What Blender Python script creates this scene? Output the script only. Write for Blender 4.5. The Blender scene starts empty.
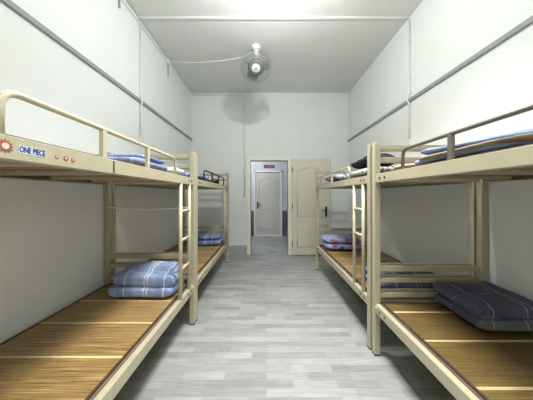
import bpy, bmesh, math, random
from mathutils import Vector, Matrix, noise
PI = math.pi
random.seed(7)
C = bpy.context.scene.collection

# ------------------------------------------------------------------ materials
def lin(r, g, b):
    f = lambda c: (c/255/12.92) if c/255 <= .04045 else ((c/255+.055)/1.055)**2.4
    return (f(r), f(g), f(b), 1)

class NT:
    def __init__(s, name):
        s.m = bpy.data.materials.new(name); s.m.use_nodes = True
        s.t = s.m.node_tree; s.n = s.t.nodes; s.p = s.n['Principled BSDF']
    def new(s, typ, **kw):
        n = s.n.new(typ)
        for k, v in kw.items(): setattr(n, k, v)
        return n
    def link(s, a, b): s.t.links.new(a, b)
    def coord(s, scale=(1,1,1), out='Object'):
        tc = s.new('ShaderNodeTexCoord'); mp = s.new('ShaderNodeMapping')
        mp.inputs['Scale'].default_value = scale
        s.link(tc.outputs[out], mp.inputs[0]); return mp.outputs[0]
    def ramp(s, fac, stops):
        r = s.new('ShaderNodeValToRGB'); e = r.color_ramp.elements
        while len(e) < len(stops): e.new(.5)
        for el, (p, c) in zip(e, stops): el.position = p; el.color = c
        s.link(fac, r.inputs[0]); return r.outputs[0]
    def noise(s, vec, scale, detail=3, rough=.5):
        n = s.new('ShaderNodeTexNoise'); n.inputs['Scale'].default_value = scale
        n.inputs['Detail'].default_value = detail; n.inputs['Roughness'].default_value = rough
        if vec: s.link(vec, n.inputs['Vector'])
        return n
    def bump(s, h, strength=.2, dist=.01):
        b = s.new('ShaderNodeBump'); b.inputs['Strength'].default_value = strength
        b.inputs['Distance'].default_value = dist
        s.link(h, b.inputs['Height']); s.link(b.outputs[0], s.p.inputs['Normal'])
    def mix(s, fac, a, b, mode='MIX'):
        m = s.new('ShaderNodeMix', data_type='RGBA', blend_type=mode)
        for sock, v in ((m.inputs['Factor'], fac), (m.inputs['A'], a), (m.inputs['B'], b)):
            if isinstance(v, bpy.types.NodeSocket): s.link(v, sock)
            elif isinstance(v, tuple): [x for x in m.inputs if x.identifier == sock.identifier][0].default_value = v
            else: sock.default_value = v
        return m.outputs['Result']

def mixin(nt, fac, a, b, mode='MIX'):
    m = nt.new('ShaderNodeMix', data_type='RGBA', blend_type=mode)
    f, A, B = m.inputs[0], m.inputs[6], m.inputs[7]
    for sock, v in ((f, fac), (A, a), (B, b)):
        if isinstance(v, bpy.types.NodeSocket): nt.link(v, sock)
        else: sock.default_value = v
    return m.outputs[2]

def painted(name, c, rough=.5, var=.06, scale=8, bump=0, metallic=0, wear=None):
    t = NT(name); v = t.coord()
    n = t.noise(v, scale, 4)
    lo = tuple(x*(1-var) for x in c[:3])+(1,); hi = tuple(min(1, x*(1+var)) for x in c[:3])+(1,)
    col = t.ramp(n.outputs[0], [(.3, lo), (.7, hi)])
    if wear:
        w = t.noise(v, 34, 5, .7); f = t.ramp(w.outputs[0], [(.66, (0,0,0,1)), (.72, (1,1,1,1))])
        col = mixin(t, f, col, wear)
    t.link(col, t.p.inputs['Base Color'])
    t.p.inputs['Roughness'].default_value = rough; t.p.inputs['Metallic'].default_value = metallic
    if bump: t.bump(n.outputs[0], bump, .002)
    return t.m

M = {}
M['wall'] = painted('white_plaster', lin(231,235,233), .75, .015, 3, .25)
M['ceil'] = painted('ceiling_plaster', lin(222,225,222), .85, .02, 2, .2)
M['cream'] = painted('cream_enamel', lin(178,171,145), .38, .04, 12, 0, 0, lin(162,148,118))
M['cream2'] = painted('cream_tube', lin(194,186,160), .33, .05, 20)
M['grey_steel'] = painted('dark_grey_steel', lin(112,108,100), .42, .10, 20, 0, .3)
M['black_steel'] = painted('black_steel', lin(62,60,60), .4, .10, 20, 0, .2)
M['bolt'] = painted('bolt_steel', lin(86,78,66), .5, .1, 50, 0, .7)
M['ply'] = None
M['door'] = painted('ivory_door', lin(222,218,200), .42, .02, 4)
M['fardoor'] = painted('grey_white_door', lin(204,200,192), .45, .02, 4)
M['frame'] = painted('ivory_frame', lin(240,238,226), .42, .02, 4)
M['plastic'] = painted('white_plastic', lin(228,230,226), .4, .02, 6)
M['trunk_grey'] = painted('grey_trunking', lin(150,153,151), .55, .05, 8)
M['handle'] = painted('dark_handle', lin(70,62,52), .3, .1, 30, 0, .8)
M['base'] = painted('grey_skirting_tile', lin(172,175,173), .35, .08, 14)
M['dado'] = painted('slate_dado_paint', lin(92,90,104), .5, .04, 6)
M['corr'] = painted('corridor_plaster', lin(205,206,216), .75, .02, 3)
M['door_gap_light'] = painted('white_gap_light', lin(238,240,240), .3, .02, 6)  # white for the light leaking under the corridor door
M['signred'] = painted('sign_magenta', lin(140,40,80), .4, .05, 6)
M['fanblade'] = painted('grey_blade', lin(140,144,142), .4, .03, 6)
M['fanwire'] = painted('fan_wire', lin(140,144,142), .3, .03, 6)
M['fandark'] = painted('fan_motor_grey', lin(104,108,107), .4, .03, 6)
M['edge'] = painted('dark_brown_binding', lin(66,44,34), .8, .15, 40)
M['black_cloth'] = painted('black_cloth', lin(22,22,25), .9, .2, 30, .4)
M['cord'] = painted('white_cord', lin(232,228,216), .7, .05, 40)
M['rubber'] = painted('foot_rubber', lin(70,68,62), .8, .1, 40)
M['red'] = painted('red_sticker', lin(158,84,68), .5, .1, 40)
M['white_st'] = painted('white_sticker', lin(214,196,180), .5, .03, 40)
M['blue_st'] = painted('navy_sticker', lin(52,66,120), .5, .1, 40)

def wood():
    t = NT('plywood_board'); v = t.coord((18, 1.2, 6))
    n = t.noise(v, 2.5, 5, .6)
    t.link(t.ramp(n.outputs[0], [(.3, lin(128,92,60)), (.7, lin(186,146,104))]), t.p.inputs['Base Color'])
    t.p.inputs['Roughness'].default_value = .7
    return t.m
M['ply'] = wood()

def bamboo(name, a, b, band=False):
    t = NT(name)
    n1 = t.noise(t.coord((3.5, 330, 1)), 1.0, 2, .6)
    n2 = t.noise(t.coord((1.2, 75, 1)), 1.4, 3, .6)
    c1 = t.ramp(n1.outputs[0], [(.36, a), (.64, b)])
    c2 = t.ramp(n2.outputs[0], [(.36, (.68,.66,.62,1)), (.64, (1.25,1.22,1.15,1))])
    t.link(mixin(t, 1.0, c1, c2, 'MULTIPLY'), t.p.inputs['Base Color'])
    t.p.inputs['Roughness'].default_value = .42
    t.bump(n1.outputs[0], .5, .002)
    return t.m
M['bamboo'] = bamboo('bamboo_slats', lin(92,72,38), lin(182,152,100))
M['bamboo_shaded'] = bamboo('shaded_bamboo_slats', lin(76,62,32), lin(126,106,62))  # slats darkened to put the shade into the nearest right mat
M['band'] = bamboo('pale_bamboo', lin(206,180,128), lin(226,204,156))

def floor_mat():
    t = NT('grey_wood_look_tiles'); v = t.coord()
    def brick(w, h, off, a, b, mortar=0.0, mc=(.2,.2,.2,1), vec=None):
        n = t.new('ShaderNodeTexBrick'); n.offset = off
        n.inputs['Scale'].default_value = 1; n.inputs['Brick Width'].default_value = w
        n.inputs['Row Height'].default_value = h; n.inputs['Mortar Size'].default_value = mortar
        n.inputs['Mortar Smooth'].default_value = .3
        n.inputs['Color1'].default_value = a; n.inputs['Color2'].default_value = b
        n.inputs['Mortar'].default_value = mc
        t.link(vec or v, n.inputs['Vector']); return n.outputs['Color']
    a = brick(.30, .0667, .37, lin(140,143,142), lin(166,169,167))
    b = brick(.20, .0667, .61, (.93,.93,.93,1), (1.04,1.04,1.04,1))
    tile = brick(.6, .6, 0, (1,1,1,1), (.97,.97,.97,1), .0015, (.72,.72,.72,1))
    g = t.noise(t.coord((1.6, 18, 1)), 3, 6, .7)
    gr = t.ramp(g.outputs[0], [(.32, (.80,.80,.80,1)), (.68, (1.12,1.12,1.12,1))])
    c = mixin(t, 1.0, a, b, 'MULTIPLY'); c = mixin(t, 1.0, c, tile, 'MULTIPLY'); c = mixin(t, 1.0, c, gr, 'MULTIPLY')
    t.link(c, t.p.inputs['Base Color'])
    r = t.ramp(g.outputs[0], [(.3, (.30,.30,.30,1)), (.7, (.42,.42,.42,1))])
    t.link(r, t.p.inputs['Roughness'])
    return t.m
M['floor'] = floor_mat()

def plaid(name, base, dark, line, sx=.15, sy=.13, lw=.05, band=None, rough=.85):
    """woven check: base cloth, broader tone bands, thin light lines"""
    t = NT(name)
    tc = t.new('ShaderNodeTexCoord'); nz = t.noise(tc.outputs['Object'], 7, 2)
    va = t.new('ShaderNodeVectorMath', operation='MULTIPLY_ADD')
    t.link(nz.outputs['Color'], va.inputs[0]); va.inputs[1].default_value = (.05,.05,.05)
    t.link(tc.outputs['Object'], va.inputs[2])
    sep = t.new('ShaderNodeSeparateXYZ'); t.link(va.outputs[0], sep.inputs[0])
    def m(op, a, b=None):
        n = t.new('ShaderNodeMath', operation=op)
        for i, v in enumerate((a, b)):
            if v is None: continue
            if isinstance(v, (int, float)): n.inputs[i].default_value = v
            else: t.link(v, n.inputs[i])
        return n.outputs[0]
    def stripe(ax, period, lo, hi, ph=0.0):
        f = m('FRACT', m('ADD', m('DIVIDE', ax, period), ph+20))
        return m('MULTIPLY', m('GREATER_THAN', f, lo), m('LESS_THAN', f, hi))
    X, Y = sep.outputs[0], sep.outputs[1]
    sh = m('ADD', Y, m('MULTIPLY', sep.outputs[2], .6))
    lx = m('MAXIMUM', stripe(X, sx, .40, .40+lw), stripe(X, sx*2, .28, .28+lw*.5))
    ly = m('MULTIPLY', stripe(sh, sy*1.6, .3, .3+lw*.5), .5)
    bx = stripe(X, sx*2, .5, .9); by = stripe(sh, sy*2, .1, .5)
    c = mixin(t, m('MULTIPLY', bx, .6), base, dark)
    c = mixin(t, m('MULTIPLY', by, .35), c, dark)
    if band:
        c = mixin(t, stripe(sh, sy*2, .62, .80), c, band)
    c = mixin(t, m('MULTIPLY', m('MAXIMUM', lx, ly), .8), c, line)
    w = t.noise(tc.outputs['Object'], 90, 3, .7)
    c = mixin(t, .35, c, t.ramp(w.outputs[0], [(.3, (.75,.75,.75,1)), (.7, (1.1,1.1,1.1,1))]), 'MULTIPLY')
    t.link(c, t.p.inputs['Base Color'])
    t.p.inputs['Roughness'].default_value = rough
    w2 = t.noise(tc.outputs['Object'], 16, 4, .6); t.bump(w2.outputs[0], .6, .02)
    return t.m
def blotch(name, cols, scale=14):
    t = NT(name); v = t.coord()
    n = t.noise(v, scale, 2, .5)
    k = len(cols)
    c = t.ramp(n.outputs[0], [(.32+.36*i/(k-1), col) for i, col in enumerate(cols)])
    t.link(c, t.p.inputs['Base Color']); t.p.inputs['Roughness'].default_value = .9
    w2 = t.noise(v, 16, 4, .6); t.bump(w2.outputs[0], .6, .02)
    return t.m
LB, LD, LW = lin(146,164,200), lin(122,142,184), lin(220,224,228)
M['q_blue'] = plaid('blue_checked_cotton', LB, LD, LW, .17, .15, .06)
M['q_navy'] = plaid('navy_checked_cotton', lin(84,88,108), lin(70,72,92), lin(170,176,190), .21, .24, .03, lin(104,104,106))
M['q_upper'] = plaid('blue_beige_checked_cotton', lin(130,150,186), lin(112,126,162), LW, .30, .2, .025)
M['q_upleft'] = plaid('mid_blue_checked_cotton', lin(140,156,190), lin(118,132,168), lin(196,206,226), .2, .17, .04)
M['q_far'] = plaid('soft_blue_checked_cotton', lin(122,140,186), lin(92,108,160), lin(210,214,224), .13, .11, .09)
M['q_dim'] = plaid('slate_blue_checked_cotton', lin(96,108,136), lin(76,86,116), lin(190,196,208), .19, .15, .05)
M['q_flower'] = blotch('lilac_blue_red_print', [lin(70,92,160), lin(134,144,188), lin(172,176,206), lin(140,150,192), lin(160,84,108)], 9)
M['q_print'] = blotch('navy_white_print', [lin(40,50,92), lin(120,136,180), lin(214,218,226), lin(70,84,132)], 16)
M['pale'] = painted('pale_blue_cotton', lin(196,206,222), .9, .10, 20, .5)
M['tan'] = painted('tan_cotton', lin(158,146,132), .9, .12, 20, .5)
M['stripe'] = plaid('white_grey_stripe', lin(206,206,208), lin(160,162,168), lin(90,92,100), .06, .05, .2)

# ------------------------------------------------------------------ mesh helpers
def obj(name, bm, mat, parent=None, smooth=False, loc=None):
    me = bpy.data.meshes.new(name)
    bmesh.ops.recalc_face_normals(bm, faces=bm.faces)
    bm.to_mesh(me); bm.free()
    me.materials.append(mat)
    if smooth:
        for p in me.polygons: p.use_smooth = True
    o = bpy.data.objects.new(name, me); C.objects.link(o)
    if parent: o.parent = parent
    if loc: o.location = loc
    return o
def empty(name, loc=(0,0,0), rz=0):
    o = bpy.data.objects.new(name, None); C.objects.link(o)
    o.location = loc; o.rotation_euler = (0,0,rz); o.empty_display_size = .1
    return o
def tag(o, label, cat, group=None):
    o['label'] = label; o['category'] = cat
    if group: o['group'] = group
    return o
def struct(o, label=None, cat='structure'):
    o['kind'] = 'structure'
    o['label'] = label or o.name; o['category'] = cat
    return o
def box(bm, x0, x1, y0, y1, z0, z1, bev=0):
    x0, x1 = sorted((x0, x1)); y0, y1 = sorted((y0, y1)); z0, z1 = sorted((z0, z1))
    r = bmesh.ops.create_cube(bm, size=1)
    vs = r['verts']
    for v in vs:
        v.co = Vector(((x0+x1)/2+v.co.x*(x1-x0), (y0+y1)/2+v.co.y*(y1-y0), (z0+z1)/2+v.co.z*(z1-z0)))
    if bev:
        es = list({e for v in vs for e in v.link_edges})
        bmesh.ops.bevel(bm, geom=es, offset=bev, segments=2, affect='EDGES', profile=.6)
    return bm
def bx(*a, **k): return box(bmesh.new(), *a, **k)
def tube(bm, pts, r, n=12, cap=True):
    pts = [Vector(p) for p in pts]; rings = []
    t0 = (pts[1]-pts[0]).normalized()
    up = Vector((0,0,1)) if abs(t0.z) < .9 else Vector((1,0,0))
    u = t0.cross(up).normalized()
    for i, p in enumerate(pts):
        if i == 0: t = pts[1]-pts[0]
        elif i == len(pts)-1: t = pts[-1]-pts[-2]
        else: t = (pts[i+1]-p).normalized()+(p-pts[i-1]).normalized()
        t.normalize(); u = (u-t*u.dot(t)).normalized(); w = t.cross(u)
        rings.append([bm.verts.new(p+(u*math.cos(2*PI*k/n)+w*math.sin(2*PI*k/n))*r) for k in range(n)])
    for a, b in zip(rings, rings[1:]):
        for k in range(n): bm.faces.new((a[k], a[(k+1)%n], b[(k+1)%n], b[k]))
    if cap: bm.faces.new(rings[0][::-1]); bm.faces.new(rings[-1])
    return bm
def ring(bm, c, ax, R, r, n=40, m=6):
    ax = Vector(ax).normalized(); u = ax.orthogonal().normalized(); w = ax.cross(u); c = Vector(c)
    rs = []
    for i in range(n):
        a = 2*PI*i/n; d = u*math.cos(a)+w*math.sin(a)
        rs.append([bm.verts.new(c+d*(R+r*math.cos(2*PI*k/m))+ax*r*math.sin(2*PI*k/m)) for k in range(m)])
    for i in range(n):
        a, b = rs[i], rs[(i+1)%n]
        for k in range(m): bm.faces.new((a[k], a[(k+1)%m], b[(k+1)%m], b[k]))
    return bm
def lathe(bm, prof, c=(0,0,0), ax=(0,0,1), n=32):
    """prof: list of (radius, along axis)"""
    ax = Vector(ax).normalized(); u = ax.orthogonal().normalized(); w = ax.cross(u); c = Vector(c)
    rs = []
    for (r, h) in prof:
        rs.append([bm.verts.new(c+ax*h+(u*math.cos(2*PI*k/n)+w*math.sin(2*PI*k/n))*max(r, 1e-4)) for k in range(n)])
    for a, b in zip(rs, rs[1:]):
        for k in range(n): bm.faces.new((a[k], a[(k+1)%n], b[(k+1)%n], b[k]))
    bm.faces.new(rs[0][::-1]); bm.faces.new(rs[-1])
    return bm
def arc_bend(p0, p1, p2, r, n=7):
    """points rounding the corner p1"""
    p0, p1, p2 = Vector(p0), Vector(p1), Vector(p2)
    a = p1+(p0-p1).normalized()*r; b = p1+(p2-p1).normalized()*r
    return [(a*(1-t)**2+p1*2*t*(1-t)+b*t*t) for t in [i/n for i in range(n+1)]]
def spow(v, e): return math.copysign(abs(v)**e, v)
def slab(bm, c, size, rz=0, e1=.55, e2=.22, seed=0, amp=.008, tilt=0, nu=72, nv=26, freq=9, rx=0):
    """soft folded layer: superellipsoid with cloth waves"""
    cx, cy, cz = c; a, b, h = size[0]/2, size[1]/2, size[2]/2
    R = Matrix.Rotation(rz, 3, 'Z') @ Matrix.Rotation(tilt, 3, 'Y') @ Matrix.Rotation(rx, 3, 'X')
    rows = []
    for j in range(nv+1):
        et = -PI/2+PI*j/nv; row = []
        for i in range(nu):
            om = 2*PI*i/nu
            ce, se = math.cos(et), math.sin(et)
            p = Vector((a*spow(ce, e1)*spow(math.cos(om), e2), b*spow(ce, e1)*spow(math.sin(om), e2), h*spow(se, e1)))
            q = p*freq+Vector((seed*3.7, seed*1.3, seed))
            d = noise.noise(q)*amp+noise.noise(q*2.3)*amp*.5
            p += Vector((p.x/a*.6, p.y/b*.6, p.z/h))*d
            row.append(R @ p+Vector((cx, cy, cz)))
        rows.append(row)
    south = bm.verts.new(rows[0][0]); north = bm.verts.new(rows[-1][0])
    vr = [[bm.verts.new(p) for p in r] for r in rows[1:-1]]
    for a_, b_ in zip(vr, vr[1:]):
        for k in range(nu): bm.faces.new((a_[k], a_[(k+1)%nu], b_[(k+1)%nu], b_[k]))
    for k in range(nu):
        bm.faces.new((south, vr[0][(k+1)%nu], vr[0][k])); bm.faces.new((north, vr[-1][k], vr[-1][(k+1)%nu]))
    return bm

# ------------------------------------------------------------------ room shell
XL, XR, YB, YF, H = -1.625, 1.80, 4.75, -1.6, 3.53
DX0, DX1, DH = -.335, .475, 2.05        # clear door opening
o = obj('floor', bx(XL-.1, XR+.1, YF-.1, 7.1, -.1, 0), M['floor']); struct(o, 'grey wood-look tiled floor', 'floor')
o = obj('ceiling', bx(XL-.1, XR+.1, YF-.1, YB+.12, H, H+.1), M['ceil']); struct(o, 'plain light grey ceiling', 'ceiling')
o = obj('wall_left', bx(XL-.12, XL, YF-.1, YB+.12, 0, H), M['wall']); struct(o, 'white wall on the left', 'wall')
o = obj('wall_right', bx(XR, XR+.12, YF-.1, YB+.12, 0, H), M['wall']); struct(o, 'white wall on the right', 'wall')
o = obj('wall_front', bx(XL, XR, YF-.12, YF, 0, H), M['wall']); struct(o, 'white wall behind the camera', 'wall')
bm = bmesh.new()
box(bm, XL, DX0, YB, YB+.12, 0, H); box(bm, DX1, XR, YB, YB+.12, 0, H); box(bm, DX0, DX1, YB, YB+.12, DH, H)
o = obj('wall_back', bm, M['wall']); struct(o, 'white far wall with the doorway', 'wall')
# skirting
o = obj('baseboard_left', bx(XL, XL+.012, YF, YB-.012, 0, .2), M['base']); struct(o, 'grey tiled skirting on the left wall', 'skirting')
o = obj('baseboard_right', bx(XR-.012, XR, YF, YB-.012, 0, .2), M['base']); struct(o, 'grey tiled skirting on the right wall', 'skirting')
bm = bmesh.new(); box(bm, XL, DX0-.075, YB-.012, YB, 0, .2); box(bm, DX1+.085, XR, YB-.012, YB, 0, .2)
o = obj('baseboard_back', bm, M['base']); struct(o, 'grey tiled skirting on the far wall', 'skirting')
# corridor beyond the doorway
CY = 6.9
bm = bmesh.new(); box(bm, -2.6, -.38, CY, CY+.1, .80, 3.0); box(bm, .51, 2.9, CY, CY+.1, .80, 3.0); box(bm, -.38, .51, CY, CY+.1, 2.07, 3.0)
o = obj('wall_corridor', bm, M['corr']); struct(o, 'pale lavender corridor wall', 'wall')
bm = bmesh.new(); box(bm, -2.6, -.38, CY-.004, CY+.1, 0, .80); box(bm, .51, 2.9, CY-.004, CY+.1, 0, .80)
o = obj('trim_corridor', bm, M['dado']); struct(o, 'dark slate painted dado of the corridor', 'dado')
o = obj('ceiling_corridor', bx(-2.6, 2.9, YB+.12, CY+.1, 3.0, 3.1), M['ceil']); struct(o, 'corridor ceiling', 'ceiling')
o = obj('floor_corridor', bx(-2.6, 2.9, YB+.14, CY+.1, -.005, .002), M['floor']); struct(o, 'corridor floor', 'floor')
o = obj('wall_corridor_left', bx(-2.7, -2.6, YB+.12, CY+.1, 0, 3.0), M['corr']); struct(o, 'corridor end wall on the left', 'wall')
o = obj('wall_corridor_right', bx(2.9, 3.0, YB+.12, CY+.1, 0, 3.0), M['corr']); struct(o, 'corridor end wall on the right', 'wall')

# ------------------------------------------------------------------ doors
def arch_path(x0, x1, z0, z1, rise, y, n=14):
    pts = [(x0, y, z0), (x1, y, z0), (x1, y, z1)]
    # shouldered arch: short flat shoulders, raised centre
    for i in range(n+1):
        t = i/n; x = x1+(x0-x1)*t
        s = .5-.5*math.cos(2*PI*t); s = s**.7
        pts.append((x, y, z1+rise*s))
    pts.append((x0, y, z0))
    return pts
def fill_panel(bm, pts, y0, y1):
    f = [bm.verts.new((p[0], y0, p[2])) for p in pts]; b = [bm.verts.new((p[0], y1, p[2])) for p in pts]
    n = len(f)
    bm.faces.new(f); bm.faces.new(b[::-1])
    for i in range(n): bm.faces.new((f[i], f[(i+1)%n], b[(i+1)%n], b[i]))
def inset_pts(pts, d):
    xs = [p[0] for p in pts]; zs = [p[2] for p in pts]
    cx, cz = (min(xs)+max(xs))/2, (min(zs)+max(zs))/2
    w, h = max(xs)-min(xs), max(zs)-min(zs)
    return [(cx+(p[0]-cx)*(w-2*d)/w, p[1], cz+(p[2]-cz)*(h-2*d)/h) for p in pts]
def door_leaf(root, x0, x1, z0, z1, yf, th, mat, handle_x, hdir, m=.11):
    obj('door_leaf', bx(x0, x1, yf, yf+th, z0, z1, bev=.003), mat, root)
    w = x1-x0
    for (a, b, rise) in ((z0+.82, z1-.27, .10), (z0+.17, z0+.66, 0)):
        path = arch_path(x0+m, x1-m, a, b, rise, yf, 18) if rise else [(x0+m, yf, a), (x1-m, yf, a), (x1-m, yf, b), (x0+m, yf, b), (x0+m, yf, a)]
        bm = bmesh.new(); tube(bm, path, .011, 8); obj('panel_moulding', bm, mat, root, True)
        bm = bmesh.new(); ip = inset_pts(path[:-1], .055); fill_panel(bm, ip, yf-.009, yf+.002)
        es = [e for e in bm.edges if all(abs(v.co.y-(yf-.009)) < 1e-5 for v in e.verts)]
        bmesh.ops.bevel(bm, geom=es, offset=.006, segments=2, affect='EDGES')
        obj('raised_panel', bm, mat, root)
    hz = z0+.93
    hb = obj('door_handle', bx(handle_x-.022, handle_x+.022, yf-.008, yf, hz-.11, hz+.11, bev=.004), M['handle'], root)
    bm = bmesh.new()
    tube(bm, [(handle_x, yf-.006, hz+.03)]+arc_bend((handle_x, yf-.006, hz+.03), (handle_x, yf-.045, hz+.03), (handle_x+hdir*.11, yf-.045, hz+.03), .012, 4)+[(handle_x+hdir*.11, yf-.045, hz+.026)], .009, 10)
    obj('lever', bm, M['handle'], hb, True)

# door casing of the room
root = empty('door_1', (0,0,0)); struct(root, 'ivory casing of the doorway', 'door frame')
obj('jamb', bx(DX0-.075, DX0, YB-.02, YB+.14, 0, DH+.075, bev=.004), M['frame'], root)
obj('jamb', bx(DX1, DX1+.085, YB-.02, YB+.14, 0, DH+.075, bev=.004), M['frame'], root)
obj('head_casing', bx(DX0, DX1, YB-.02, YB+.14, DH, DH+.075, bev=.004), M['frame'], root)
# open leaf folded back on the far wall
root = empty('door_2', (0,0,0)); tag(root, 'ivory arched-panel door leaf swung open flat against the far wall', 'door'); root['kind'] = 'structure'
door_leaf(root, .562, 1.375, .012, 2.07, YB-.065, .04, M['door'], 1.29, -1)
for hz in (.25, 1.05, 1.85):
    bm = bmesh.new(); tube(bm, [(.566, YB-.072, hz-.05), (.566, YB-.072, hz+.05)], .008, 10); obj('hinge', bm, M['handle'], root, True)
# far corridor door
root = empty('door_3', (0,0,0)); tag(root, 'closed grey-white arched-panel door across the corridor', 'door'); root['kind'] = 'structure'
obj('jamb', bx(-.38, -.335, CY-.03, CY+.08, 0, 2.07, bev=.003), M['frame'], root)
obj('jamb', bx(.465, .51, CY-.03, CY+.08, 0, 2.07, bev=.003), M['frame'], root)
obj('head_casing', bx(-.38, .51, CY-.03, CY+.08, 2.02, 2.07, bev=.003), M['frame'], root)
door_leaf(root, -.333, .463, .045, 2.015, CY+.0, .04, M['fardoor'], -.265, 1)
obj('gap_light_strip', bx(-.333, .463, CY-.02, CY+.06, .0, .04, bev=.003), M['door_gap_light'], root)  # white strip standing in for light that shows below the leaf

# sign over the corridor door
s = empty('door_sign', (.10, CY-.002, 2.205)); tag(s, 'small dark red room sign above the corridor door', 'sign')
obj('sign_plate', bx(-.17, .17, -.012, 0, -.05, .05, bev=.004), M['signred'], s)
bm = bmesh.new()
for k in range(4): 
    x = -.04+k*.045
    box(bm, x, x+.030, -.014, -.012, .012, .018); box(bm, x, x+.030, -.014, -.012, -.018, -.012); box(bm, x+.012, x+.018, -.014, -.012, -.018, .022)
obj('sign_writing', bm, M['white_st'], s)

# ------------------------------------------------------------------ trunking, conduits, switch
struct(obj('trim_1', bx(XL, XL+.022, YF, YB-.001, 2.485, 2.525, bev=.003), M['trunk_grey']), 'grey cable trunking along the left wall', 'trunking')
struct(obj('trim_2', bx(XR-.022, XR, YF, YB-.001, 2.46, 2.50, bev=.003), M['trunk_grey']), 'grey cable trunking along the right wall', 'trunking')
struct(obj('trim_3', bx(XL, XL+.028, YF, 3.52, H-.05, H-.015, bev=.003), M['plastic']), 'white trunking under the ceiling on the left wall', 'trunking')
TY = 2.74
struct(obj('trim_4', bx(XL+.03, XR-.02, TY-.018, TY+.018, H-.016, H, bev=.003), M['plastic']), 'white trunking across the ceiling', 'trunking')
def conduit(name, x, side, y, zb, label):
    t = empty(name, (x, y, zb)); tag(t, label, 'conduit')
    bm = bmesh.new(); d = side*.012
    tube(bm, [(d, 0, .02), (d, 0, 2.44-zb), (side*.034, 0, 2.47-zb), (side*.034, 0, 2.54-zb), (d, 0, 2.57-zb), (d, 0, H-.055-zb)], .011, 10)
    obj('pipe', bm, M['plastic'], t, True)
    for hz in (.15, .8, 1.25):
        obj('clip', bx(0, side*.025, -.018, .018, hz-.008, hz+.008, bev=.002), M['plastic'], t)
    obj('socket_box', bx(0, side*.04, -.04, .04, -.06, .02, bev=.006), M['plastic'], t)
conduit('wall_conduit', XL, 1, 2.80, 2.02, 'thin white conduit running down the left wall to a socket box')
conduit('wall_conduit', XR, -1, 2.72, 1.97, 'thin white conduit running down the right wall to a socket box')

t = empty('switch_conduit', (-.47, YB, 0)); tag(t, 'white conduit bending down the far wall beside the doorway', 'conduit')
bm = bmesh.new()
path = [(XL+.47+.03, -.014, H-.05)]+arc_bend((-.9, -.014, H-.05), (0, -.014, H-.05), (0, -.014, 2), .10, 8)+[(0, -.014, 1.262)]
tube(bm, path, .013, 10); obj('pipe', bm, M['plastic'], t, True)
for hz in (1.7, 2.2, 2.7, 3.15): obj('clip', bx(-.02, .02, -.03, 0, hz-.01, hz+.01, bev=.002), M['plastic'], t)
t = empty('light_switch', (-.475, YB, 1.17)); tag(t, 'white light switch on the far wall left of the doorway', 'switch')
obj('switch_plate', bx(-.043, .043, -.012, 0, -.043, .043, bev=.004), M['plastic'], t)
obj('rocker', bx(-.018, .018, -.017, -.011, -.03, .03, bev=.003), M['plastic'], t)

t = empty('junction_box', (XL, 3.56, H-.09)); tag(t, 'white junction box high on the left wall under the ceiling', 'junction box')
obj('box_body', bx(0, .045, -.045, .045, 0, .07, bev=.006), M['plastic'], t)
bm = bmesh.new(); tube(bm, [(.014, .03, 0), (.014, .035, -.08), (.012, .03, -.2)], .006, 8); obj('cable_tail', bm, M['trunk_grey'], t, True)
# cable sagging to the fan
FX, FY, FZ = -.147, 3.2, 3.19
p0 = Vector((XL+.045, 3.56, H-.05)); p1 = Vector((FX-.03, 3.26, 3.40))
pts = []
for i in range(17):
    k = i/16; p = p0.lerp(p1, k); p.z -= .06*math.sin(PI*k); pts.append(p)
bm = bmesh.new(); tube(bm, pts, .006, 8); tag(obj('fan_cable', bm, M['plastic'], None, True), 'white cable strung from the left wall to the ceiling fan', 'cable')
t = empty('wall_bracket', (XL, 2.49, 3.50)); tag(t, 'small grey clip near the top of the left wall', 'bracket')
t.location = (XL, 2.40, 3.41)
obj('clip', bx(0, .02, -.008, .008, -.05, .05, bev=.002), M['trunk_grey'], t)

# ------------------------------------------------------------------ orbit fan
t = empty('ceiling_fan', (FX, FY, H)); tag(t, 'round caged orbit fan mounted on the ceiling', 'fan')
def L(x, y, z): return (x-FX, y-FY, z-H)
ax = Vector((.02, -math.cos(math.radians(48)), -math.sin(math.radians(48))))   # the way the fan faces
cen = Vector(L(FX, FY, FZ))
bm = bmesh.new(); lathe(bm, [(.055, 0), (.07, -.012), (.066, -.04), (.045, -.055), (.04, -.12), (.052, -.13), (.052, -.19), (.03, -.21)], (0, .06, 0)); obj('ceiling_mount', bm, M['plastic'], t, True)
back = cen-ax*.13
bm = bmesh.new(); tube(bm, [Vector((0, .06, -.18)), Vector((0, .08, -.2)), back+Vector((0,0,.02)), back+ax*.03], .024, 12); obj('swivel_arm', bm, M['plastic'], t, True)
bm = bmesh.new(); lathe(bm, [(.03, -.15), (.062, -.14), (.075, -.11), (.075, -.04), (.05, -.02)], cen, ax); obj('motor', bm, M['fandark'], t, True)
R = .222
bm = bmesh.new()
ring(bm, cen, ax, R, .006, 56, 8)
for k, rr in enumerate((.05, .085, .12, .155, .19)):
    d = .075*math.sqrt(max(0, 1-(rr/R)**2))
    ring(bm, cen+ax*d, ax, rr, .0025, 48, 5); ring(bm, cen-ax*d*1.1, ax, rr, .0025, 48, 5)
u = ax.orthogonal().normalized(); w = ax.cross(u)
for k in range(48):
    a = 2*PI*k/48; d = u*math.cos(a)+w*math.sin(a)
    for s in (1, -1.1):
        pts = [cen+d*rr+ax*(.075*s*math.sqrt(max(0, 1-(rr/R)**2))) for rr in (.045, .09, .135, .175, .205, R)]
        tube(bm, pts, .0017, 5)
obj('cage', bm, M['fanwire'], t, True)
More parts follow.
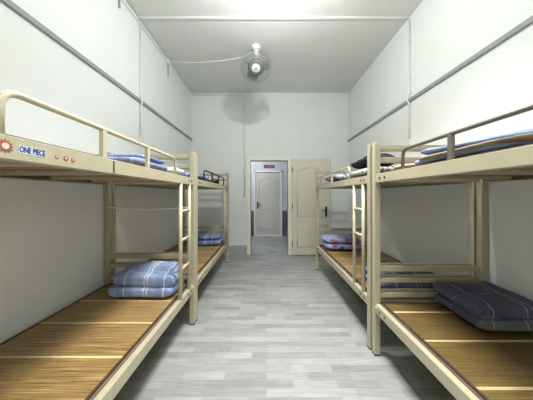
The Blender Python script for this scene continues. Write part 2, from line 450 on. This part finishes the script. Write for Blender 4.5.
for k in range(3):
    bm = bmesh.new(); n1, n2 = 8, 8; grid = []
    for i in range(n1+1):
        rr = .04+(.20-.04)*i/n1; row = []
        wd = .35+.55*math.sin(PI*min(1, .25+.6*i/n1))
        for j in range(n2+1):
            an = 2*PI*k/3+(j/n2-.5)*wd*1.35; dz = (j/n2-.5)*.05
            row.append(bm.verts.new(cen+(u*math.cos(an)+w*math.sin(an))*rr+ax*dz))
        grid.append(row)
    for i in range(n1):
        for j in range(n2): bm.faces.new((grid[i][j], grid[i+1][j], grid[i+1][j+1], grid[i][j+1]))
    ob = obj('blade', bm, M['fanblade'], t, True)
    md = ob.modifiers.new('thick', 'SOLIDIFY'); md.thickness = .003
bm = bmesh.new(); lathe(bm, [(.072, .055), (.10, .058), (.116, .066), (.10, .082), (.070, .086)], cen, ax); obj('badge_ring', bm, M['fandark'], t, True)
bm = bmesh.new(); lathe(bm, [(.062, .07), (.060, .092), (.045, .10), (.018, .103), (.001, .103)], cen, ax); hub = obj('hub_cap', bm, M['plastic'], t, True)
bm = bmesh.new(); lathe(bm, [(.02, .10), (.02, .106), (.016, .108), (.001, .108)], cen, ax); obj('hub_badge', bm, M['trunk_grey'], hub, True)

# ------------------------------------------------------------------ bunk beds
def bunk(s, xa, xw, y0, y1, low, ladder, guard, guard_mat, label, thick_guard=.0105, end_cord=False, slot=None, cream=None):
    """s: side (-1 left, 1 right); xa aisle post centre, xw wall post centre (absolute values)"""
    cr = M['cream']
    root = empty('bunk_bed', (s*xa, y0, 0)); tag(root, label, 'bunk bed', 'cream steel bunk beds along the two walls')
    W = xw-xa; Ln = y1-y0
    X = lambda x: s*x
    hw = .024
    for x in (0, W):
        for y in (0, Ln):
            p = obj('post', bx(X(x)-hw, X(x)+hw, y-hw, y+hw, .012, 1.722, bev=.006), cr, root)
            obj('post_cap', bx(X(x)-hw*.92, X(x)+hw*.92, y-hw*.92, y+hw*.92, 1.721, 1.728, bev=.003), M['cream2'], p)
            obj('foot', bx(X(x)-.025, X(x)+.025, y-.025, y+.025, 0, .014, bev=.003), M['rubber'], p)
    # side rails
    for (z0, z1, nm) in ((low, low+.07, 'lower_side_rail'), (1.400, 1.468, 'upper_side_rail')):
        for x in (0, W):
            bm = bmesh.new(); d = 1 if x == 0 else -1
            box(bm, X(x-d*.018), X(x-d*.006), hw, Ln-hw, z0, z1, bev=.003)
            box(bm, X(x-d*.010), X(x+d*.018), hw, Ln-hw, z1-.012, z1, bev=.002)
            box(bm, X(x-d*.010), X(x+d*.035), hw, Ln-hw, z0, z0+.008, bev=.002)
            r = obj(nm, bm, cr, root)
            if x == 0:
                for y in (.09, .16, Ln-.16, Ln-.09):
                    bm = bmesh.new(); lathe(bm, [(.009, 0), (.009, .004), (.005, .006)], (X(-.018), y, (z0+z1)/2), (-s, 0, 0), 12)
                    obj('bolt', bm, M['bolt'], r, True)
                if nm[0] == 'l':
                    bm = bmesh.new(); lathe(bm, [(.011, 0), (.011, .01), (.006, .013)], (X(-.018), Ln-.045, z1+.0-.02), (-s, 0, 0), 12); obj('bolt', bm, M['cream2'], r, True)
    # end frames: bars across
    for y in (0, Ln):
        for (z0, z1) in ((1.668, 1.708), (1.568, 1.608), (low+.325, low+.37), (low+.235, low+.272), (low+.115, low+.152)):
            obj('end_bar', bx(X(hw), X(W-hw), y-.009, y+.009, z0, z1, bev=.004), cr, root)
        for z0 in (low+.005, 1.407): obj('end_rail', bx(X(hw), X(W-hw), y-.010, y+.010, z0, z0+.05, bev=.004), cr, root)
    # boards and cross bars
    for z in (low+.04, 1.435):
        n = 5; wd = (W-.044)/n
        for k in range(n):
            a = .022+wd*k
            obj('bed_board', bx(X(a+.006), X(a+wd-.006), .03, Ln-.03, z+.002, z+.014, bev=.002), M['ply'], root)
        for k in range(5):
            y = .22+(Ln-.44)*k/4
            obj('cross_bar', bx(X(.02), X(W-.02), y-.016, y+.016, z-.024, z+.001, bev=.003), cr, root)
    # guard rail
    g0, g1 = guard[0]-y0, guard[1]-y0
    zt = 1.598; gx = X(0); r = thick_guard
    path = [(gx, g0, 1.469)]+arc_bend((gx, g0, 1.469), (gx, g0, zt), (gx, g1, zt), .055)+arc_bend((gx, g0, zt), (gx, g1, zt), (gx, g1, 1.469), .055)+[(gx, g1, 1.469)]
    bm = bmesh.new(); tube(bm, path, r, 14); gr = obj('guard_rail', bm, guard_mat, root, True)
    gps = guard[2:]
    for gy in gps:
        obj('guard_post', bx(gx-.010, gx+.010, gy-y0-.012, gy-y0+.012, 1.469, zt-.004, bev=.003), guard_mat, gr)
    # ladder hooked between the rails on the aisle side
    if ladder:
        ld = obj('ladder_rail', tube(bmesh.new(), [(X(-.004), ladder[0]-y0, low+.071), (X(-.004), ladder[0]-y0, 1.399)], .0165, 14), M['cream2'], root, True)
        obj('ladder_rail', tube(bmesh.new(), [(X(-.004), ladder[1]-y0, low+.071), (X(-.004), ladder[1]-y0, 1.399)], .0165, 14), M['cream2'], root, True)
        for z in ladder[2:]:
            obj('rung', tube(bmesh.new(), [(X(-.004), ladder[0]-y0+.012, z), (X(-.004), ladder[1]-y0-.012, z)], .0125, 12), M['cream2'], root, True)
    if slot:
        obj('rail_seam', bx(X(-.0195), X(-.0185), slot-y0-.004, slot-y0+.004, 1.406, 1.462), M['bolt'], root)
    return root

XA_L, XW_L, XA_R, XW_R = .74, 1.595, .90, 1.765
bl = bunk(-1, XA_L, XW_L, .24, 2.20, .333, (1.875, 2.085, 1.16, .905, .655), (.605, 1.775, .99, 1.36), M['cream2'],
     'cream steel bunk bed nearest on the left with stickers on its top rail', slot=1.034)
bunk(-1, XA_L, XW_L, 2.262, 4.20, .333, (3.87, 4.07, 1.16, .905, .655), (2.60, 3.80, 3.0, 3.4), M['black_steel'],
     'farther cream steel bunk bed on the left with a black guard rail')
bunk(1, XA_R, XW_R, -.20, 1.78, .352, (-.02, .18, 1.16, .905, .655), (.30, 1.435, 1.06, .68), M['grey_steel'],
     'cream steel bunk bed nearest on the right with a dark grey guard rail')
bunk(1, XA_R-.008, XW_R, 1.852, 3.80, .352, (1.985, 2.19, 1.166, .925), (2.32, 3.59, 2.95), M['cream2'],
     'farther cream steel bunk bed on the right with a pale guard rail')

# stickers on the nearest left top rail (they move with the bed)
fx = XA_L*0+.0185   # outer face in bed space
def to_bed(y, z): return (fx, y-.24, z)
bm = bmesh.new(); cy, cz = .603-.24, 1.436
vs = []
for k in range(24):
    rr = .021 if k % 2 == 0 else .013; a = 2*PI*k/24
    vs.append((cy+rr*math.cos(a), cz+rr*math.sin(a)))
f = [bm.verts.new((fx+.0008, a, b)) for a, b in vs]; g = [bm.verts.new((fx, a, b)) for a, b in vs]
bm.faces.new(f); bm.faces.new(g[::-1])
for i in range(24): bm.faces.new((f[i], f[(i+1)%24], g[(i+1)%24], g[i]))
st = obj('sticker', bm, M['red'], bl); st['label'] = 'red rosette sticker'
bm = bmesh.new(); lathe(bm, [(.009, 0), (.009, .0006)], (fx+.0008, cy, cz), (1,0,0), 16); obj('sticker_centre', bm, M['white_st'], st)
for (y, z, r) in ((.752, 1.431, .0065), (.786, 1.431, .009), (.815, 1.430, .008)):
    bm = bmesh.new(); lathe(bm, [(r, 0), (r, .0006)], to_bed(y, z), (1,0,0), 16); s = obj('sticker', bm, M['red'], bl); s['label'] = 'small round red sticker'
    bm = bmesh.new(); lathe(bm, [(r*.45, 0), (r*.45, .0004)], (fx+.0007, y-.24, z+r*.2), (1,0,0), 12); obj('sticker_centre', bm, M['white_st'], s)
bm = bmesh.new(); box(bm, fx-.0002, fx+.0004, .636-.24, .713-.24, 1.422, 1.446, bev=0); lt = obj('sticker', bm, M['pale'], bl); lt['label'] = 'lettered sticker with navy writing'
cu = bpy.data.curves.new('writing', 'FONT'); cu.body = 'ONE PIECE'; cu.size = .020; cu.extrude = .0003; cu.offset = .0006; cu.align_x = 'CENTER'; cu.align_y = 'CENTER'
to = bpy.data.objects.new('writing_curve', cu); C.objects.link(to)
dg = bpy.context.evaluated_depsgraph_get(); me = bpy.data.meshes.new_from_object(to.evaluated_get(dg))
bpy.data.objects.remove(to)
xs = [v.co.x for v in me.vertices]; sc = .074/(max(xs)-min(xs))
for v in me.vertices:
    c = v.co.copy(); v.co = Vector((fx+.0008+c.z, .6745-.24+c.x*sc, 1.434+c.y*1.25))
me.materials.clear(); me.materials.append(M['blue_st'])
wo = bpy.data.objects.new('sticker_writing', me); C.objects.link(wo); wo.parent = lt

# ------------------------------------------------------------------ bamboo mats
def mat(s, xa, xw, y0, y1, z, seam0, label, group, step=.318, edge='edge', slat='bamboo'):
    root = empty('bamboo_mat', (s*(xa+xw)/2, y0, z)); tag(root, label, 'mat', group)
    w = (xw-xa)/2; Ln = y1-y0; th = .006
    ys = []; y = seam0
    while y > y0: y -= step
    y += step
    while y < y1-.03:
        if y > y0+.03: ys.append(y-y0)
        y += step
    prev = .012; bw = .009
    for e in ys+[Ln-.012+bw]:
        obj('slat_panel', bx(-w+.012, w-.012, prev, e-bw, 0, th, bev=.0015), M[slat], root)
        prev = e+bw
    for e in ys: 
        obj('fold_band', bx(-w+.012, w-.012, e-bw+.001, e+bw-.001, 0, th+.001, bev=.001), M['band'], root)
    bm = bmesh.new()
    box(bm, -w, -w+.014, 0, Ln, -.0, th+.004, bev=.002); box(bm, w-.014, w, 0, Ln, -.0, th+.004, bev=.002)
    box(bm, -w, w, 0, .014, -.0, th+.004, bev=.002); box(bm, -w, w, Ln-.014, Ln, -.0, th+.004, bev=.002)
    obj('binding', bm, M[edge], root)
GM = 'bamboo sleeping mats on the bunks'
# lower mats (board top = low+.054), a thin pad lifts the mat level with the rail
def pad(s, xa, xw, y0, y1, z0, z1, label, m):
    o = obj('sleeping_pad', bx(-(xw-xa)/2, (xw-xa)/2, 0, y1-y0, 0, z1-z0, bev=.006), m, None, False, (s*(xa+xw)/2, y0, z0)); tag(o, label, 'mattress pad', 'thin pads under the mats')
ZL, ZR = .333+.0545, .352+.0545
beds = [(-1, XA_L, XW_L, .24, 2.20, ZL, 1.51, 'nearest left'), (-1, XA_L, XW_L, 2.262, 4.20, ZL, 2.75, 'farther left'),
        (1, XA_R, XW_R, -.20, 1.78, ZR, 1.295, 'nearest right'), (1, XA_R-.008, XW_R, 1.852, 3.80, ZR, 2.65, 'farther right')]
for (s, xa, xw, a, b, z, seam, nm) in beds:
    mt = .020
    pad(s, xa+.030, xw-.02, a+.03, b-.03, z, z+mt, 'thin brown pad on the lower bunk of the %s bed' % nm, M['tan'])
    mat(s, xa+.030, xw-.02, a+.03, b-.03, z+mt+.0003, seam, 'bamboo mat with pale fold bands on the lower bunk, %s bed' % nm, GM, slat='bamboo_shaded' if nm == 'nearest right' else 'bamboo')
    zu = 1.4495
    pad(s, xa+.030, xw-.02, a+.03, b-.03, zu, zu+.022, 'thin pale blue pad on the upper bunk of the %s bed' % nm, M['pale'])
    mat(s, xa+.030, xw-.02, a+.03, b-.03, zu+.0223, seam+.1, 'bamboo mat lying on the upper bunk, %s bed' % nm, GM, edge='edge')
ML, MR, MU = ZL+.0265, ZR+.0265, 1.4495+.0285   # mat top heights

# ------------------------------------------------------------------ bedding
QG = 'folded checked quilts on the bunks'
def quilt(name, loc, layers, m, label, cat='quilt', rz=0, group=QG):
    bm = bmesh.new()
    for l in layers: slab(bm, **l)
    zmin = min(v.co.z for v in bm.verts)
    for v in bm.verts: v.co.z -= zmin
    o = obj(name, bm, M[m], None, True, (loc[0], loc[1], loc[2]+.0048)); o.rotation_euler.z = rz
    tag(o, label, cat, group); return o
# nearest left, lower bunk
quilt('folded_quilt', (-1.075, 1.99, ML), [
    dict(c=(.005, -.005, .045), size=(.56, .31, .095), seed=1, amp=.012, e1=.5, e2=.2),
    dict(c=(.02, .0, .145), size=(.54, .30, .125), seed=2, amp=.018, e1=.6, e2=.25, rx=.06),
    dict(c=(.055, .025, .195), size=(.46, .24, .075), seed=5, amp=.016, e1=.8, e2=.35, rx=.08)], 'q_blue',
    'light blue checked quilt folded in two on the lower bunk by the left ladder')
# nearest left, upper bunk
quilt('folded_quilt', (-1.13, 1.66, MU), [
    dict(c=(0, 0, .04), size=(.60, .56, .075), seed=3, amp=.012, e1=.7, e2=.35),
    dict(c=(.02, .06, .09), size=(.52, .40, .05), seed=4, amp=.012, e1=.8, e2=.4)], 'q_upleft',
    'mid blue quilt folded on the upper bunk of the nearest left bed')
quilt('pillow', (-.92, 2.06, MU), [dict(c=(0, 0, .035), size=(.26, .16, .07), seed=8, amp=.01, e1=.9, e2=.5)], 'pale',
    'pale blue pillow at the far end of the nearest left upper bunk', 'pillow', 0, None)
# farther left, upper bunk
quilt('folded_quilt', (-1.05, 2.75, MU), [
    dict(c=(0, 0, .04), size=(.52, .62, .08), seed=6, amp=.010, e1=.7, e2=.35)], 'q_far',
    'soft blue checked quilt flat on the farther left upper bunk')
quilt('folded_quilt', (-1.10, 3.40, MU), [
    dict(c=(0, 0, .04), size=(.6, .40, .09), seed=16, amp=.012, e1=.7, e2=.35)], 'stripe',
    'white and grey folded quilt behind the black guard rail')
quilt('dark_clothing', (-.90, 3.72, MU), [
    dict(c=(0, 0, .035), size=(.18, .16, .09), seed=17, amp=.02, e1=.9, e2=.6)], 'black_cloth',
    'small bundle of dark clothing behind the black guard rail', 'clothing', 0, None)
# farther left, lower bunk
quilt('folded_quilt', (-1.10, 3.93, ML), [
    dict(c=(0, 0, .045), size=(.60, .33, .09), seed=9, amp=.012, e1=.6, e2=.25),
    dict(c=(-.01, .01, .13), size=(.58, .32, .09), seed=10, amp=.014, e1=.7, e2=.3)], 'q_far',
    'soft blue quilt folded on the lower bunk of the farther left bed')
# nearest right, lower bunk
quilt('folded_quilt', (1.545, 1.535, MR), [
    dict(c=(0.005, 0, .045), size=(.44, .41, .09), seed=11, amp=.012, e1=.5, e2=.2, nu=96),
    dict(c=(-.005, 0, .125), size=(.46, .41, .10), seed=12, amp=.018, e1=.55, e2=.22, nu=96, rx=.03)], 'q_navy',
    'navy grey checked quilt folded square on the nearest right lower bunk')
# farther right, lower bunk near end
quilt('folded_quilt', (1.30, 2.12, MR), [
    dict(c=(0, 0, .04), size=(.60, .36, .08), seed=13, amp=.012, e1=.6, e2=.25),
    dict(c=(-.01, 0, .11), size=(.58, .35, .075), seed=14, amp=.014, e1=.7, e2=.3)], 'q_dim',
    'slate blue quilt seen between the end bars of the right bunks')
# farther right, lower bunk far end
quilt('folded_quilt', (1.21, 3.50, MR), [
    dict(c=(0, 0, .05), size=(.56, .38, .10), seed=19, amp=.016, e1=.7, e2=.3),
    dict(c=(-.03, .0, .145), size=(.54, .37, .11), seed=20, amp=.022, e1=.8, e2=.35)], 'q_flower',
    'rumpled lilac blue quilt with red print on the farther right lower bunk')
# nearest right, upper bunk
uq = quilt('folded_quilt', (1.35, 1.13, MU), [
    dict(c=(0, .05, .026), size=(.74, .64, .05), seed=21, amp=.014, e1=.6, e2=.25, nu=110, nv=30),
    dict(c=(.02, .02, .075), size=(.75, .72, .05), seed=22, amp=.018, e1=.85, e2=.35, rx=.065, nu=110, nv=30)], 'q_upper',
    'large blue and beige checked quilt spread on the nearest right upper bunk')
quilt('folded_blanket', (1.14, 1.62, MU), [
    dict(c=(0, 0, .02), size=(.34, .16, .045), seed=23, amp=.010, e1=.8, e2=.4)], 'tan',
    'small tan blanket at the far end of the nearest right upper bunk', 'blanket', 0, None)
bm = bmesh.new(); slab(bm, (-.02, -.02, .045), (.76, .66, .036), seed=31, amp=.012, e1=.8, e2=.3, nu=110)
lf = obj('lining_fold', bm, M['tan'], uq, True); lf['label'] = 'beige lining folded between the blue layers'
# farther right, upper bunk
quilt('folded_quilt', (1.20, 3.12, MU), [
    dict(c=(0, 0, .05), size=(.58, .66, .10), seed=24, amp=.014, e1=.7, e2=.3)], 'q_print',
    'navy and white printed quilt on the farther right upper bunk')
quilt('folded_blanket', (1.13, 2.20, MU), [
    dict(c=(0, 0, .035), size=(.42, .56, .07), seed=25, amp=.014, e1=.7, e2=.3)], 'stripe',
    'white and grey striped blanket under the black jacket', 'blanket', 0, None)
quilt('black_jacket', (1.09, 2.20, MU+.088), [
    dict(c=(0, 0, .045), size=(.35, .52, .085), seed=26, amp=.03, e1=.9, e2=.55),
    dict(c=(.02, -.02, .09), size=(.24, .24, .06), seed=27, amp=.02, e1=.9, e2=.6)], 'black_cloth',
    'rumpled black jacket heaped on the farther right upper bunk', 'jacket', 0, None)
# cord tied across the end of the nearest left bed
bm = bmesh.new(); pts = []
for i in range(25):
    k = i/24; x = -1.572+k*(1.572-.762)
    z = 1.175-.018*math.sin(PI*min(1, k/.55)/1) if k < .55 else 1.175-.0*(k)
    z = 1.178-.022*math.sin(PI*k)
    pts.append((x, 2.176-.006, z))
tube(bm, pts, .006, 8)
lathe(bm, [(.001, -.014), (.011, -.008), (.011, .008), (.001, .014)], pts[13], (1,0,0), 12)
tag(obj('tied_cord', bm, M['cord'], None, True), 'thin pale cord knotted across the end of the nearest left bed', 'cord')

# ------------------------------------------------------------------ lamps and added fill panels (fixtures above and behind the frame's top edge)
def glow(name, col, e):
    m = bpy.data.materials.new(name); m.use_nodes = True
    p = m.node_tree.nodes['Principled BSDF']; p.inputs['Base Color'].default_value = (1,1,1,1)
    p.inputs['Emission Color'].default_value = col; p.inputs['Emission Strength'].default_value = e
    return m
M['glow'] = glow('lamp_glow', (1,.98,.95,1), 6)
def pendant(x, y, z, power, label, rad=.06, ceil=H, col=(1,.995,.965)):
    t = empty('pendant_lamp', (x, y, ceil)); tag(t, label, 'lamp')
    bm = bmesh.new(); lathe(bm, [(.05, 0), (.05, -.02), (.01, -.03)], (0,0,0)); obj('ceiling_rose', bm, M['plastic'], t, True)
    bm = bmesh.new(); tube(bm, [(0,0,-.02), (0,0,z-ceil+.13)], .005, 8); obj('rod', bm, M['plastic'], t, True)
    bm = bmesh.new(); lathe(bm, [(.03, .13), (.07, .12), (.13, .075), (.125, .074), (.065, .11), (.028, .12)], (0,0,z-ceil), (0,0,1)); obj('lamp_shade', bm, M['plastic'], t, True)
    bm = bmesh.new(); lathe(bm, [(.02, .115), (.03, .095), (.045, .085), (.03, .078), (.001, .076)], (0,0,z-ceil)); obj('bulb', bm, M['glow'], t, True)
    l = bpy.data.lights.new('bulb_light', 'POINT'); l.energy = power; l.shadow_soft_size = rad*.7; l.color = col
    o = bpy.data.objects.new('bulb_light', l); C.objects.link(o); o.parent = t; o.location = (0,0,z-ceil)
pendant(.08, 2.0, 3.20, 50, 'small pendant lamp over the middle of the aisle')
def panel(x, y, power, label):  # unseen fixture added to fill the floor and lower walls with light
    t = empty('ceiling_fill_light', (x, y, H)); tag(t, label, 'ceiling light', 'unseen fill panels added on the ceiling')
    obj('added_fill_frame', bx(-.32, .32, -.32, .32, -.045, 0, bev=.006), M['plastic'], t)
    obj('added_fill_diffuser', bx(-.29, .29, -.29, .29, -.05, -.044, bev=.002), M['glow'], t)
    l = bpy.data.lights.new('fill_light', 'AREA'); l.energy = power; l.shape = 'SQUARE'; l.size = .56; l.spread = math.radians(106); l.color = (1,.99,.965)
    o = bpy.data.objects.new('fill_light', l); C.objects.link(o); o.parent = t; o.location = (0,0,-.056)
panel(.26, 1.60, 37, 'unseen square fill light added on the ceiling over the aisle')
panel(.40, -.7, 32, 'square fill light added on the ceiling behind the camera')
pendant(-.9, 5.8, 2.75, 42, 'small pendant lamp in the corridor', ceil=3.0, col=(.9,.94,1))

w = bpy.data.worlds.new('room_air'); w.use_nodes = True
w.node_tree.nodes['Background'].inputs[0].default_value = (.8,.85,.9,1); w.node_tree.nodes['Background'].inputs[1].default_value = .1
bpy.context.scene.world = w

# ------------------------------------------------------------------ camera
cam = bpy.data.cameras.new('camera'); cam.sensor_width = 36; cam.lens = 36*218/533
cam.shift_y = -5/533; cam.shift_x = .5/533; cam.clip_start = .02
co = bpy.data.objects.new('camera', cam); C.objects.link(co); co.location = (0,0,1.3); co.rotation_euler = (PI/2,0,0)
S = bpy.context.scene; S.camera = co
S.view_settings.view_transform = 'Standard'; S.view_settings.look = 'None'
S.view_settings.gamma = 1; S.view_settings.use_curve_mapping = False
S.view_settings.exposure = .42
